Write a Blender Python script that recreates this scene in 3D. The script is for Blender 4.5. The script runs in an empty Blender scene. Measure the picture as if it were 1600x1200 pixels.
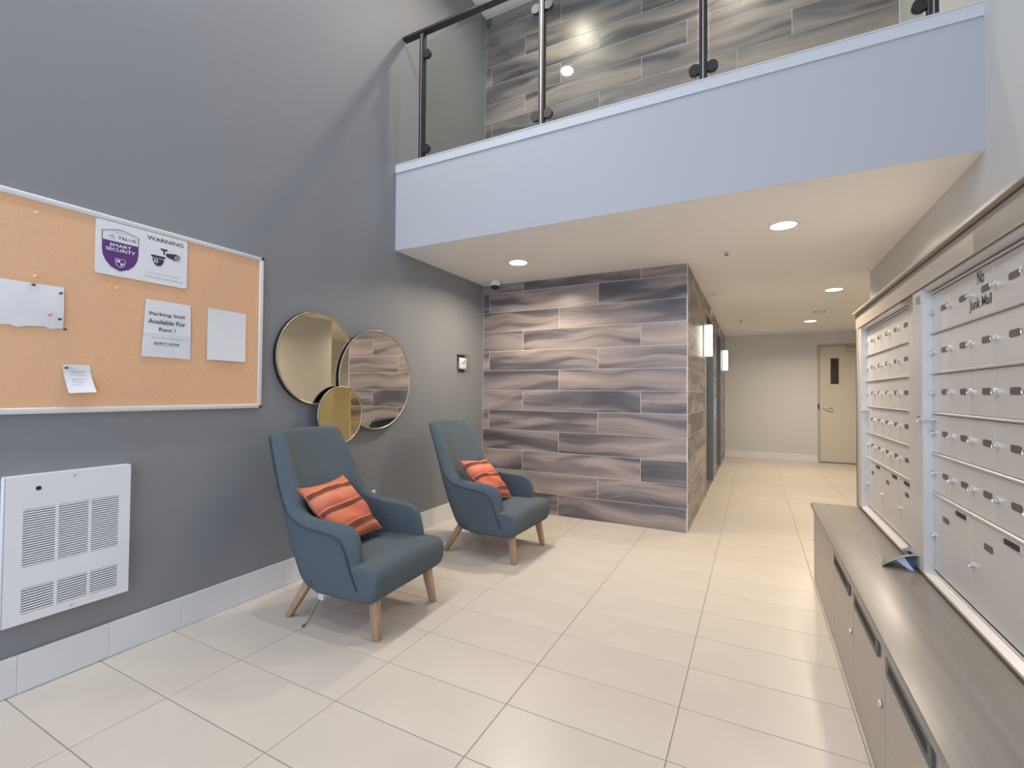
import bpy, bmesh, math, random
from mathutils import Vector, Matrix
random.seed(7)
S = bpy.context.scene
COL = S.collection
PI = math.pi

# ------------------------------------------------------------------ camera
FPX, YAW, PITCH, ROLL = 731.56, 0.477898, 0.0191954, 0.0081128
fw = Vector((-math.sin(YAW)*math.cos(PITCH), math.cos(YAW)*math.cos(PITCH), math.sin(PITCH)))
rt = Vector((math.cos(YAW), math.sin(YAW), 0)); up = rt.cross(fw)
r2 = rt*math.cos(ROLL)+up*math.sin(ROLL); u2 = -rt*math.sin(ROLL)+up*math.cos(ROLL)
cam = bpy.data.objects.new('camera', bpy.data.cameras.new('camera'))
COL.objects.link(cam)
cam.data.sensor_width = 36; cam.data.lens = FPX/1600*36; cam.data.clip_start = .02
M = Matrix((( r2.x, u2.x, -fw.x, 0), (r2.y, u2.y, -fw.y, 0), (r2.z, u2.z, -fw.z, 1.21), (0, 0, 0, 1)))
cam.matrix_world = M
S.camera = cam

# ------------------------------------------------------------------ world, exposure
W = bpy.data.worlds.new('world'); S.world = W; W.use_nodes = True
bg = W.node_tree.nodes['Background']
bg.inputs[0].default_value = (0.62, 0.76, 1.0, 1); bg.inputs[1].default_value = 3.9
S.view_settings.view_transform = 'Standard'; S.view_settings.look = 'None'
S.view_settings.gamma = 1; S.view_settings.use_curve_mapping = False
S.view_settings.exposure = 0.0
DOWN_W = 30.0
SCONCE_W = 5.0
HIGH_W = 27.0
WALK_W = 14.0

# ------------------------------------------------------------------ room dimensions (metres, camera above the origin)
WL, WR = -2.605, 0.96          # left wall, right wall
CE, HI = 2.365, 5.3            # low ceiling, high ceiling
BY, TY = 2.935, 4.345          # balcony front, plank wall
BK, FY = 10.13, -2.2           # corridor end, glazed front
CX = -0.52                     # corridor side of the plank-clad core
RE = 5.4                       # where the right wall ends
RX = 3.2                       # alcove wall

# ------------------------------------------------------------------ materials
def mat(name, col, rough=.6, metal=0.0, spec=.5, build=None):
    m = bpy.data.materials.new(name); m.use_nodes = True
    b = m.node_tree.nodes['Principled BSDF']
    b.inputs['Base Color'].default_value = (*col, 1); b.inputs['Roughness'].default_value = rough
    b.inputs['Metallic'].default_value = metal; b.inputs['Specular IOR Level'].default_value = spec
    if build: build(m.node_tree, b)
    return m
def nd(t, typ, **kw):
    n = t.nodes.new(typ)
    for k, v in kw.items():
        if k.startswith('i_'): n.inputs[k[2:].replace('_', ' ')].default_value = v
        else: setattr(n, k, v)
    return n
def ramp(t, stops):
    r = t.nodes.new('ShaderNodeValToRGB'); e = r.color_ramp.elements
    while len(e) < len(stops): e.new(.5)
    for el, (p, c) in zip(e, stops): el.position = p; el.color = (*c, 1)
    return r
def mottled(c, amt=.06, scale=3.0, bump=0.0, bscale=200.0):
    def f(t, b):
        tc = nd(t, 'ShaderNodeTexCoord'); n = nd(t, 'ShaderNodeTexNoise', i_Scale=scale, i_Detail=4.0)
        t.links.new(tc.outputs['Object'], n.inputs['Vector'])
        r = ramp(t, [(.3, tuple(x*(1-amt) for x in c)), (.7, tuple(min(1, x*(1+amt)) for x in c))])
        t.links.new(n.outputs['Fac'], r.inputs[0]); t.links.new(r.outputs[0], b.inputs['Base Color'])
        if bump:
            n2 = nd(t, 'ShaderNodeTexNoise', i_Scale=bscale, i_Detail=2.0); t.links.new(tc.outputs['Object'], n2.inputs['Vector'])
            bp = nd(t, 'ShaderNodeBump', i_Strength=bump, i_Distance=.002); t.links.new(n2.outputs['Fac'], bp.inputs['Height'])
            t.links.new(bp.outputs[0], b.inputs['Normal'])
    return f
def mmat(name, col, rough=.6, amt=.05, scale=3.0, bump=0., bscale=200., metal=0., spec=.5):
    return mat(name, col, rough, metal, spec, mottled(col, amt, scale, bump, bscale))
def emis(name, col, s):
    m = bpy.data.materials.new(name); m.use_nodes = True; t = m.node_tree; t.nodes.clear()
    o = nd(t, 'ShaderNodeOutputMaterial'); e = nd(t, 'ShaderNodeEmission'); e.inputs[0].default_value = (*col, 1); e.inputs[1].default_value = s
    t.links.new(e.outputs[0], o.inputs[0]); return m
def glassmat(name, tint, refl=.035, graze=.6):
    m = bpy.data.materials.new(name); m.use_nodes = True; t = m.node_tree; t.nodes.clear()
    o = nd(t, 'ShaderNodeOutputMaterial'); tr = nd(t, 'ShaderNodeBsdfTransparent'); tr.inputs[0].default_value = (*tint, 1)
    g = nd(t, 'ShaderNodeBsdfGlossy'); g.inputs['Roughness'].default_value = .02
    lwt = nd(t, 'ShaderNodeLayerWeight'); lwt.inputs[0].default_value = .5
    pw = nd(t, 'ShaderNodeMath', operation='POWER'); pw.inputs[1].default_value = 4; t.links.new(lwt.outputs['Facing'], pw.inputs[0])
    fr = nd(t, 'ShaderNodeMath', operation='MULTIPLY_ADD'); fr.inputs[1].default_value = graze; fr.inputs[2].default_value = refl; t.links.new(pw.outputs[0], fr.inputs[0])
    mx = nd(t, 'ShaderNodeMixShader'); t.links.new(fr.outputs[0], mx.inputs[0]); t.links.new(tr.outputs[0], mx.inputs[1]); t.links.new(g.outputs[0], mx.inputs[2])
    t.links.new(mx.outputs[0], o.inputs[0]); return m
def wood_plank(t, b):
    tc = nd(t, 'ShaderNodeTexCoord'); oi = nd(t, 'ShaderNodeObjectInfo')
    off = nd(t, 'ShaderNodeVectorMath', operation='SCALE'); off.inputs[0].default_value = (37.1, 11.3, 71.7)
    t.links.new(oi.outputs['Random'], off.inputs['Scale'])
    ad = nd(t, 'ShaderNodeVectorMath', operation='ADD'); t.links.new(tc.outputs['Object'], ad.inputs[0]); t.links.new(off.outputs[0], ad.inputs[1])
    wp = nd(t, 'ShaderNodeMapping'); wp.inputs['Scale'].default_value = (1.7, 1, .8); t.links.new(ad.outputs[0], wp.inputs['Vector'])
    wn = nd(t, 'ShaderNodeTexNoise', i_Scale=1.0, i_Detail=0.5); t.links.new(wp.outputs[0], wn.inputs['Vector'])
    wv = nd(t, 'ShaderNodeMath', operation='MULTIPLY'); wv.inputs[1].default_value = .19; t.links.new(wn.outputs['Fac'], wv.inputs[0])
    cz = nd(t, 'ShaderNodeCombineXYZ'); t.links.new(wv.outputs[0], cz.inputs['Z'])
    ad2 = nd(t, 'ShaderNodeVectorMath', operation='ADD'); t.links.new(ad.outputs[0], ad2.inputs[0]); t.links.new(cz.outputs[0], ad2.inputs[1])
    mp = nd(t, 'ShaderNodeMapping'); mp.inputs['Scale'].default_value = (.85, 1, 6.8); t.links.new(ad2.outputs[0], mp.inputs['Vector'])
    n = nd(t, 'ShaderNodeTexNoise', i_Scale=1.0, i_Detail=2.4, i_Roughness=.45, i_Distortion=.7); t.links.new(mp.outputs[0], n.inputs['Vector'])
    r = ramp(t, [(.33, (.090, .080, .086)), (.44, (.145, .126, .131)), (.50, (.235, .196, .190)), (.58, (.315, .257, .237)), (.70, (.42, .34, .30))])
    t.links.new(n.outputs['Fac'], r.inputs[0])
    mp2 = nd(t, 'ShaderNodeMapping'); mp2.inputs['Scale'].default_value = (2.2, 1, 55); t.links.new(ad2.outputs[0], mp2.inputs['Vector'])
    n2 = nd(t, 'ShaderNodeTexNoise', i_Scale=1.0, i_Detail=3.0, i_Distortion=1.0); t.links.new(mp2.outputs[0], n2.inputs['Vector'])
    r2_ = ramp(t, [(.3, (.86, .86, .86)), (.65, (1.06, 1.06, 1.06))]); t.links.new(n2.outputs['Fac'], r2_.inputs[0])
    # scattered dark knots
    mp3 = nd(t, 'ShaderNodeMapping'); mp3.inputs['Scale'].default_value = (3.2, 1, 7); t.links.new(ad.outputs[0], mp3.inputs['Vector'])
    v = nd(t, 'ShaderNodeTexVoronoi', i_Scale=1.0); t.links.new(mp3.outputs[0], v.inputs['Vector'])
    r3 = ramp(t, [(.0, (.45, .42, .42)), (.09, (1, 1, 1))]); t.links.new(v.outputs['Distance'], r3.inputs[0])
    m1 = nd(t, 'ShaderNodeMix', data_type='RGBA', blend_type='MULTIPLY'); m1.inputs[0].default_value = 1
    t.links.new(r.outputs[0], m1.inputs[6]); t.links.new(r2_.outputs[0], m1.inputs[7])
    m2 = nd(t, 'ShaderNodeMix', data_type='RGBA', blend_type='MULTIPLY'); m2.inputs[0].default_value = .8
    t.links.new(m1.outputs[2], m2.inputs[6]); t.links.new(r3.outputs[0], m2.inputs[7])
    t.links.new(m2.outputs[2], b.inputs['Base Color'])
def grain(c, sx, sy, sz, amt):
    def f(t, b):
        tc = nd(t, 'ShaderNodeTexCoord'); mp = nd(t, 'ShaderNodeMapping'); mp.inputs['Scale'].default_value = (sx, sy, sz)
        t.links.new(tc.outputs['Object'], mp.inputs['Vector'])
        n = nd(t, 'ShaderNodeTexNoise', i_Scale=1.0, i_Detail=4.0); t.links.new(mp.outputs[0], n.inputs['Vector'])
        r = ramp(t, [(.3, tuple(x*(1-amt) for x in c)), (.7, tuple(x*(1+amt) for x in c))])
        t.links.new(n.outputs['Fac'], r.inputs[0]); t.links.new(r.outputs[0], b.inputs['Base Color'])
    return f
def stripes(t, b):
    tc = nd(t, 'ShaderNodeTexCoord'); sp = nd(t, 'ShaderNodeSeparateXYZ'); t.links.new(tc.outputs['Object'], sp.inputs[0])
    mr = nd(t, 'ShaderNodeMapRange'); mr.inputs['From Min'].default_value = -.2; mr.inputs['From Max'].default_value = .2
    nw = nd(t, 'ShaderNodeTexNoise', i_Scale=4.0, i_Detail=1.0); t.links.new(tc.outputs['Object'], nw.inputs['Vector'])
    wb = nd(t, 'ShaderNodeMath', operation='MULTIPLY_ADD'); wb.inputs[1].default_value = .03; t.links.new(nw.outputs['Fac'], wb.inputs[0]); t.links.new(sp.outputs['Z'], wb.inputs[2])
    sb = nd(t, 'ShaderNodeMath', operation='SUBTRACT'); sb.inputs[1].default_value = .015; t.links.new(wb.outputs[0], sb.inputs[0])
    t.links.new(sb.outputs[0], mr.inputs['Value'])
    co = (.62, .185, .105); dk = (.185, .058, .036); sa = (.68, .27, .165); rd = (.47, .115, .075)
    seq = [(0, co), (.10, co), (.12, sa), (.17, dk), (.24, dk), (.245, sa), (.27, rd), (.33, co), (.46, co), (.47, sa), (.475, dk), (.535, dk), (.54, sa),
           (.57, rd), (.63, co), (.72, sa), (.765, co), (.77, dk), (.84, dk), (.845, sa), (.88, co), (1, co)]
    r = ramp(t, seq); r.color_ramp.interpolation = 'LINEAR'; t.links.new(mr.outputs[0], r.inputs[0])
    n = nd(t, 'ShaderNodeTexNoise', i_Scale=260.0, i_Detail=2.0); t.links.new(tc.outputs['Object'], n.inputs['Vector'])
    bp = nd(t, 'ShaderNodeBump', i_Strength=.25, i_Distance=.002); t.links.new(n.outputs['Fac'], bp.inputs['Height']); t.links.new(bp.outputs[0], b.inputs['Normal'])
    t.links.new(r.outputs[0], b.inputs['Base Color'])

MT = {}
MT['grey_paint'] = mmat('grey_paint', (.245, .250, .264), .55, .015, .8, .05, 350)
MT['light_paint'] = mmat('light_paint', (.63, .635, .62), .6, .015, .8, .05, 350)
MT['white_paint'] = mmat('white_paint', (.88, .865, .84), .6, .01, .8, .04, 350)
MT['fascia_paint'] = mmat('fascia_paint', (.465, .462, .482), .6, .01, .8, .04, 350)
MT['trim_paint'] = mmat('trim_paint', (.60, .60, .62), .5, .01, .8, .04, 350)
MT['plank'] = mat('plank', (.3, .25, .22), .34, build=wood_plank)
MT['wall_grout'] = mmat('wall_grout', (.70, .65, .62), .8)
MT['floor_tile'] = mmat('floor_tile', (.60, .535, .465), .33, .035, 2.2, .03, 120)
MT['floor_grout'] = mmat('floor_grout', (.33, .29, .25), .85)
MT['base_tile'] = mmat('base_tile', (.76, .76, .76), .4, .03, 2.0)
MT['cork'] = mmat('cork', (.80, .465, .265), .85, .035, 90.0, .08, 400)
MT['silver'] = mmat('silver', (.78, .78, .78), .38, .02, 5, metal=.25)
MT['black_plastic'] = mmat('black_plastic', (.018, .018, .02), .45)
MT['paper'] = mmat('paper', (.78, .78, .80), .7, .02, 6)
MT['ink'] = mmat('ink', (.06, .06, .065), .8)
MT['faint_ink'] = mmat('faint_ink', (.40, .40, .42), .8)
MT['purple'] = mmat('purple', (.115, .035, .20), .5)
MT['dark_purple'] = mmat('dark_purple', (.06, .035, .085), .5)
MT['white_metal'] = mmat('white_metal', (.80, .80, .82), .42, .01, 4)
MT['dark_hole'] = mmat('dark_hole', (.035, .035, .04), .7)
MT['slot_shade'] = mmat('slot_shade', (.09, .09, .10), .7)
MT['mirror_warm'] = mat('mirror_warm', (.86, .82, .70), .012, 1.0)
MT['mirror_clear'] = mat('mirror_clear', (.84, .80, .74), .012, 1.0)
MT['mirror_gold'] = mat('mirror_gold', (.72, .60, .34), .015, 1.0)
MT['brass'] = mmat('brass', (.50, .43, .325), .3, .05, 9, metal=.9)
MT['bronze_dark'] = mmat('bronze_dark', (.035, .028, .026), .45, .05, 9, metal=.3)
MT['fabric'] = mmat('fabric', (.095, .118, .136), .92, .08, 160.0, .35, 900, spec=.25)
MT['piping'] = mmat('piping', (.045, .062, .08), .9, .1, 200)
MT['oak'] = mat('oak', (.42, .27, .17), .5, build=grain((.42, .265, .165), 60, 60, 4, .18))
MT['cushion'] = mat('cushion', (.62, .19, .11), .9, spec=.2, build=stripes)
MT['cushion_edge'] = mmat('cushion_edge', (.55, .16, .10), .9, .1, 80)
MT['laminate'] = mat('laminate', (.36, .31, .26), .42, build=grain((.44, .38, .325), 8, 1.2, 90, .07))
MT['laminate_top'] = mat('laminate_top', (.24, .205, .175), .3, build=grain((.235, .205, .18), 40, 1.0, 8, .10))
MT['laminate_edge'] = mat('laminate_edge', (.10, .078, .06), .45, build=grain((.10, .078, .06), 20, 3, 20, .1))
MT['mail_metal'] = mmat('mail_metal', (.68, .65, .62), .36, .02, 3, .04, 500, metal=.25)
MT['mail_plate'] = mmat('mail_plate', (.115, .10, .088), .4, .04, 20)
MT['chrome'] = mmat('chrome', (.72, .72, .73), .28, .02, 5, metal=1.0)
MT['steel'] = mmat('steel', (.22, .22, .215), .34, .05, 8, metal=.8)
MT['steel_light'] = mmat('steel_light', (.50, .49, .47), .32, .05, 8, metal=.7)
MT['rail_black'] = mmat('rail_black', (.018, .016, .016), .4)
MT['door_paint'] = mmat('door_paint', (.62, .57, .49), .5, .01, 1.0)
MT['door_frame'] = mmat('door_frame', (.48, .43, .37), .5, .01, 1.0)
MT['dark_glass'] = mmat('dark_glass', (.05, .048, .04), .12, .5, 12)
MT['rail_glass'] = glassmat('rail_glass', (.86, .89, .87))
MT['window_glass'] = glassmat('window_glass', (.97, .98, .98))
MT['clear_plastic'] = glassmat('clear_plastic', (.98, .98, .98), .015, .12)
MT['frame_dark'] = mmat('frame_dark', (.06, .06, .065), .4)
MT['grey_plastic'] = mmat('grey_plastic', (.10, .095, .09), .5)
MT['flyer'] = mmat('flyer', (.20, .25, .20), .45, .12, 14)
MT['flyer_back'] = mmat('flyer_back', (.07, .08, .14), .4, .3, 9)
MT['flyer_leaf'] = mmat('flyer_leaf', (.42, .48, .62), .35, .1, 14)
MT['lamp_lens'] = emis('lamp_lens', (1.0, .90, .74), 14.0)
MT['sconce_lens'] = emis('sconce_lens', (1.0, .93, .80), 5.0)

# ------------------------------------------------------------------ helpers
ORG = {}
def mesh(name, verts, faces, smooth=False):
    me = bpy.data.meshes.new(name); me.from_pydata([tuple(v) for v in verts], [], faces); me.update()
    bm = bmesh.new(); bm.from_mesh(me); bmesh.ops.recalc_face_normals(bm, faces=bm.faces); bm.to_mesh(me); bm.free()
    if smooth:
        for p in me.polygons: p.use_smooth = True
    return me
def wo(o): return ORG.get(o.name, Vector((0, 0, 0))) if o else Vector((0, 0, 0))
def link(name, me, m, parent=None, loc=None):
    """me has coordinates around loc (world); parented by plain offset."""
    o = bpy.data.objects.new(name, me); COL.objects.link(o)
    loc = Vector(loc or (0, 0, 0))
    if m is not None and me is not None and not me.materials: me.materials.append(MT[m] if isinstance(m, str) else m)
    if parent: o.parent = parent
    o.location = loc-wo(parent); ORG[o.name] = loc
    return o
def obj(name, verts, faces, m, parent=None, smooth=False):
    vs = [Vector(v) for v in verts]
    lo = Vector([min(v[i] for v in vs) for i in range(3)]); hi = Vector([max(v[i] for v in vs) for i in range(3)])
    c = (lo+hi)/2
    return link(name, mesh(name, [v-c for v in vs], faces, smooth), m, parent, c)
def tag(o, label=None, cat=None, group=None, kind=None):
    if label: o['label'] = label
    if cat: o['category'] = cat
    if group: o['group'] = group
    if kind: o['kind'] = kind
    return o
def empty(name, loc=(0, 0, 0)):
    o = bpy.data.objects.new(name, None); COL.objects.link(o); o.empty_display_size = .05
    o.location = loc; ORG[o.name] = Vector(loc); return o
def bxgeo(x0, x1, y0, y1, z0, z1):
    return ([(x0, y0, z0), (x1, y0, z0), (x1, y1, z0), (x0, y1, z0), (x0, y0, z1), (x1, y0, z1), (x1, y1, z1), (x0, y1, z1)],
            [(0, 3, 2, 1), (4, 5, 6, 7), (0, 1, 5, 4), (1, 2, 6, 5), (2, 3, 7, 6), (3, 0, 4, 7)])
def bev(me, w, seg=2, angle=None):
    bm = bmesh.new(); bm.from_mesh(me)
    bmesh.ops.bevel(bm, geom=list(bm.edges), offset=w, segments=seg, affect='EDGES', profile=.5, clamp_overlap=True)
    bm.to_mesh(me); bm.free()
    if seg > 1:
        for p in me.polygons: p.use_smooth = True
        try: me.shade_smooth() if False else None
        except Exception: pass
def box(name, x0, x1, y0, y1, z0, z1, m, parent=None, bevel=0, seg=1):
    x0, x1 = min(x0, x1), max(x0, x1); y0, y1 = min(y0, y1), max(y0, y1); z0, z1 = min(z0, z1), max(z0, z1)
    o = obj(name, *bxgeo(x0, x1, y0, y1, z0, z1), m, parent)
    if bevel: bev(o.data, bevel, seg)
    return o
def boxes(name, lst, m, parent=None):
    V, F = [], []
    for b in lst:
        v, f = bxgeo(*b); n = len(V); V += v; F += [tuple(i+n for i in q) for q in f]
    return obj(name, V, F, m, parent)
BOXCACHE = {}
def piece(name, size, m, parent, loc, bevel=.0012, rotz=0):
    """A small bevelled box sharing its mesh with pieces of the same size."""
    k = (name, tuple(round(s, 4) for s in size), str(m), bevel)
    if k not in BOXCACHE:
        a, b, c = [s/2 for s in size]
        me = mesh(name, *bxgeo(-a, a, -b, b, -c, c))
        if bevel: bev(me, bevel, 1)
        BOXCACHE[k] = me
    o = link(name, BOXCACHE[k], m, parent, loc)
    if rotz: o.rotation_euler.z = rotz
    return o
def cyl(name, c, axis, r, h, m, parent=None, n=24, r2=None, bevel=0):
    """Cylinder from c along axis ('x','y','z' or vector), length h."""
    ax = {'x': Vector((1, 0, 0)), 'y': Vector((0, 1, 0)), 'z': Vector((0, 0, 1))}.get(axis, axis) if isinstance(axis, str) else Vector(axis).normalized()
    a = ax.orthogonal().normalized(); b = ax.cross(a); c = Vector(c); r2 = r if r2 is None else r2
    prof = [(0, r), (h, r2)]
    if bevel: prof = [(0, r), (h-bevel if h > 0 else h+bevel, r2), (h, r2-bevel)]
    V, F = [], []
    for hh, rr in prof:
        for i in range(n):
            t = 2*PI*i/n; V.append(c+ax*hh+(a*math.cos(t)+b*math.sin(t))*rr)
    k = len(prof)
    for j in range(k-1):
        for i in range(n): F.append((j*n+i, j*n+(i+1) % n, (j+1)*n+(i+1) % n, (j+1)*n+i))
    F.append(tuple(range(n))[::-1]); F.append(tuple(range((k-1)*n, k*n)))
    o = obj(name, V, F, m, parent)
    for p in o.data.polygons:
        if len(p.vertices) == 4: p.use_smooth = True
    return o
def lathe(name, c, axis, prof, m, parent=None, n=48, closed=False):
    """Revolve (radius, height) profile about axis through c."""
    ax = {'x': Vector((1, 0, 0)), 'y': Vector((0, 1, 0)), 'z': Vector((0, 0, 1))}[axis]
    a = ax.orthogonal().normalized(); b = ax.cross(a); c = Vector(c); V, F = [], []
    for r, h in prof:
        for i in range(n):
            t = 2*PI*i/n; V.append(c+ax*h+(a*math.cos(t)+b*math.sin(t))*r)
    k = len(prof)
    for j in range(k if closed else k-1):
        j2 = (j+1) % k
        for i in range(n): F.append((j*n+i, j*n+(i+1) % n, j2*n+(i+1) % n, j2*n+i))
    if not closed:
        F.append(tuple(range(n))[::-1]); F.append(tuple(range((k-1)*n, k*n)))
    o = obj(name, V, F, m, parent)
    for p in o.data.polygons:
        if len(p.vertices) == 4: p.use_smooth = True
    return o
def tube(name, pts, r, m, parent=None, n=8, closed=False):
    P = [Vector(p) for p in pts]; V, F = [], []; N = len(P)
    prev = None
    for i in range(N):
        t = (P[(i+1) % N]-P[i-1]) if closed else (P[min(i+1, N-1)]-P[max(i-1, 0)])
        t.normalize()
        if prev is None: a = t.orthogonal().normalized()
        else: a = (prev-t*prev.dot(t)).normalized()
        prev = a; b = t.cross(a)
        for k in range(n): q = 2*PI*k/n; V.append(P[i]+(a*math.cos(q)+b*math.sin(q))*r)
    for i in range(N if closed else N-1):
        j = (i+1) % N
        for k in range(n): F.append((i*n+k, i*n+(k+1) % n, j*n+(k+1) % n, j*n+k))
    if not closed: F += [tuple(range(n))[::-1], tuple(range((N-1)*n, N*n))]
    return obj(name, V, F, m, parent, smooth=True)
def prism(name, pts, depth, m, parent=None):
    """pts: 3-D polygon; extruded by vector depth."""
    P = [Vector(p) for p in pts]; d = Vector(depth); n = len(P)
    return obj(name, P+[p+d for p in P], [tuple(range(n))[::-1], tuple(range(n, 2*n))]+[(i, (i+1) % n, (i+1) % n+n, i+n) for i in range(n)], m, parent)
def rrect(cx, cy, w, h, r, k=5):
    out = []
    for sx, sy, a0 in ((1, 1, 0), (-1, 1, 90), (-1, -1, 180), (1, -1, 270)):
        for i in range(k+1):
            a = math.radians(a0+90*i/k); out.append((cx+sx*(w/2-r)+r*math.cos(a), cy+sy*(h/2-r)+r*math.sin(a)))
    return out
def lw(y, z, off=0.0): return (WL+off, y, z)           # point on the left wall
def lettering(body, m, parent, side, cx, cy, base, width=None, height=None, name='lettering', bold=0.0, thick=.0006, maxw=None):
    """Flat letters on a wall plane; side 'L' faces +x (text runs along +y), 'R' faces -x (text runs along -y); cx = x plane."""
    cu = bpy.data.curves.new('lettering', 'FONT'); cu.body = body; cu.align_x = 'CENTER'; cu.offset = bold; cu.resolution_u = 3
    cu.space_line = 1.05
    t = bpy.data.objects.new('lettering_source', cu); COL.objects.link(t)
    dg = bpy.context.evaluated_depsgraph_get(); me0 = bpy.data.meshes.new_from_object(t.evaluated_get(dg))
    vs = [v.co.copy() for v in me0.vertices]; fs = [tuple(p.vertices) for p in me0.polygons]
    bpy.data.objects.remove(t); bpy.data.curves.remove(cu); bpy.data.meshes.remove(me0)
    x0 = min(v.x for v in vs); x1 = max(v.x for v in vs); y0 = min(v.y for v in vs); y1 = max(v.y for v in vs)
    sx = width/(x1-x0) if width else None; sy = height/(y1-y0) if height else None
    sx = sx or sy; sy = sy or sx
    mx, my = (x0+x1)/2, (y0+y1)/2
    d = 1 if side == 'L' else -1
    V = [(cx, cy+d*(v.x-mx)*sx, base+(v.y-my)*sy) for v in vs]
    return obj(name, V, fs, m, parent)
def catmull(P, n):
    """Resample polyline P (tuples) as a smooth curve with n points, even in arc length."""
    D = []
    Q = [Vector(p) for p in P]
    for i in range(len(Q)-1):
        p0, p1, p2, p3 = Q[max(i-1, 0)], Q[i], Q[i+1], Q[min(i+2, len(Q)-1)]
        for k in range(12):
            t = k/12; D.append(.5*((2*p1)+(p2-p0)*t+(2*p0-5*p1+4*p2-p3)*t*t+(3*p1-p0-3*p2+p3)*t**3))
    D.append(Q[-1]); return resample(D, n)
def resample(D, n):
    L = [0]
    for a, b in zip(D, D[1:]): L.append(L[-1]+(b-a).length)
    out = []; j = 0
    for i in range(n):
        s = L[-1]*i/(n-1)
        while j < len(L)-2 and L[j+1] < s: j += 1
        f = (s-L[j])/max(L[j+1]-L[j], 1e-9); out.append(D[j].lerp(D[j+1], min(max(f, 0), 1)))
    return out
def interp(x, tab):
    if x <= tab[0][0]: return tab[0][1]
    for (a, b), (c, d) in zip(tab, tab[1:]):
        if x <= c: return b+(d-b)*(x-a)/(c-a)
    return tab[-1][1]

# ================================================================== SETTING
# ---- floor: grout bed with separate tiles
floor = tag(box('floor', WL-.1, RX+.1, FY-.1, BK+.1, -.12, -.003, 'floor_grout'), 'pale beige tiled lobby floor', kind='structure')
JX = [-2.605, -2.055, -1.457, -.859, -.261, .337, .935, 1.533, 2.131, 2.729, 3.2]
JY0, PY = 1.932, .2985
G = .0035
rest = []
k0 = math.floor((FY-JY0)/PY)
for ci in range(len(JX)-1):
    a, b = JX[ci], JX[ci+1]
    k = k0
    while JY0+k*PY < BK:
        y0, y1 = max(JY0+k*PY, FY), min(JY0+(k+1)*PY, BK); k += 1
        if y1-y0 < .02: continue
        if b <= CX+.02 and y0 > TY+.05: continue
        if a >= WR-.03 and y1 < RE: continue
        sx, sy = b-a-G, y1-y0-G
        vis = (.4 < y0 < 6.2) and a < .9
        if vis: piece('floor_tile', (sx, sy, .012), 'floor_tile', floor, ((a+b)/2, (y0+y1)/2, -.006), .0012)
        else: rest.append((a+G/2, b-G/2, y0+G/2, y1-G/2, -.012, 0))
o = boxes('floor_tile_rest', rest, 'floor_tile', floor); o['kind'] = 'stuff'

# ---- left wall and baseboard
wall_left = tag(box('wall_left', WL-.15, WL, FY, TY+.02, -.003, HI, 'grey_paint'), 'tall grey painted side wall', kind='structure')
bb = tag(box('baseboard_left', WL, WL+.006, FY, TY, .0, .15, 'wall_grout'), 'pale tile baseboard under grey wall', kind='structure')
y = JY0+.03+math.floor((FY-JY0)/PY)*PY
while y < TY:
    a, b = max(y, FY)+.0004, min(y+PY, TY)-.0004
    if b-a > .02: piece('baseboard_tile', (.006, b-a, .154), 'base_tile', bb, (WL+.009, (a+b)/2, .0785), .0008)
    y += PY

# ---- plank-clad core with two elevator openings
ODEF = [(6.05, 7.15), (7.75, 8.80)]; OZ = 2.19
core = tag(boxes('wall_core', [(WL-.15, CX-.0018, TY+.0018, ODEF[0][0], -.003, CE), (-1.9, CX-.0018, ODEF[0][1], ODEF[1][0], -.003, CE),
    (-1.9, CX-.0018, ODEF[1][1], BK, -.003, CE), (-1.9, CX-.0018, ODEF[0][0], ODEF[0][1], OZ, CE), (-1.9, CX-.0018, ODEF[1][0], ODEF[1][1], OZ, CE),
    (-1.9, -.72, ODEF[0][0], ODEF[0][1], -.003, OZ), (-1.9, -.72, ODEF[1][0], ODEF[1][1], -.003, OZ)], 'wall_grout'),
    'wood-look plank tile wall around the elevators', kind='structure')
PH, PL = .2065, 1.2
SET = {0: -1.727, 1: -2.526, 2: -2.125}
def plank_rows(parent, z_lo, z_hi, x_lo, x_hi, k_from, put):
    k = k_from
    while k*PH < z_hi-.01:
        z0, z1 = max(k*PH, z_lo), min((k+1)*PH, z_hi)
        x = SET[k % 3]-PL*6
        while x < x_hi:
            a, b = max(x, x_lo), min(x+PL, x_hi); x += PL
            if b-a > .012 and z1-z0 > .015: put(a, b, z0, z1)
        k += 1
plank_rows(core, 0, CE, WL+.002, CX, 0, lambda a, b, z0, z1: piece('wall_plank', (b-a-.0040, .012, z1-z0-.0040), 'plank', core, ((a+b)/2, TY+.006, (z0+z1)/2), .0012))
def side_put(lo, hi, zlo, zhi):
    def put(a, b, z0, z1):
        piece('wall_plank', (b-a-.0040, .012, z1-z0-.0040), 'plank', core, (CX-.006, (a+b)/2, (z0+z1)/2), .0012, PI/2)
    k = max(0, int(zlo/PH))
    plank_rows(core, zlo, zhi, lo, hi, k, put)
SET_F = dict(SET)
SET = {0: 4.345-.2, 1: 4.345+.2-1.2, 2: 4.345-.6}
SET = {k: v+PL*2 for k, v in SET.items()}
side_put(TY+.0135, ODEF[0][0], 0, CE); side_put(ODEF[0][1], ODEF[1][0], 0, CE); side_put(ODEF[1][1], BK-.002, 0, CE)
side_put(ODEF[0][0], ODEF[0][1], OZ, CE); side_put(ODEF[1][0], ODEF[1][1], OZ, CE)
SET = SET_F
tag(box('trim_2', CX-.004, CX+.0012, TY-.0012, TY+.004, 0, CE, 'wall_grout'), 'thin pale edge strip on the plank wall corner', kind='structure')

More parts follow.
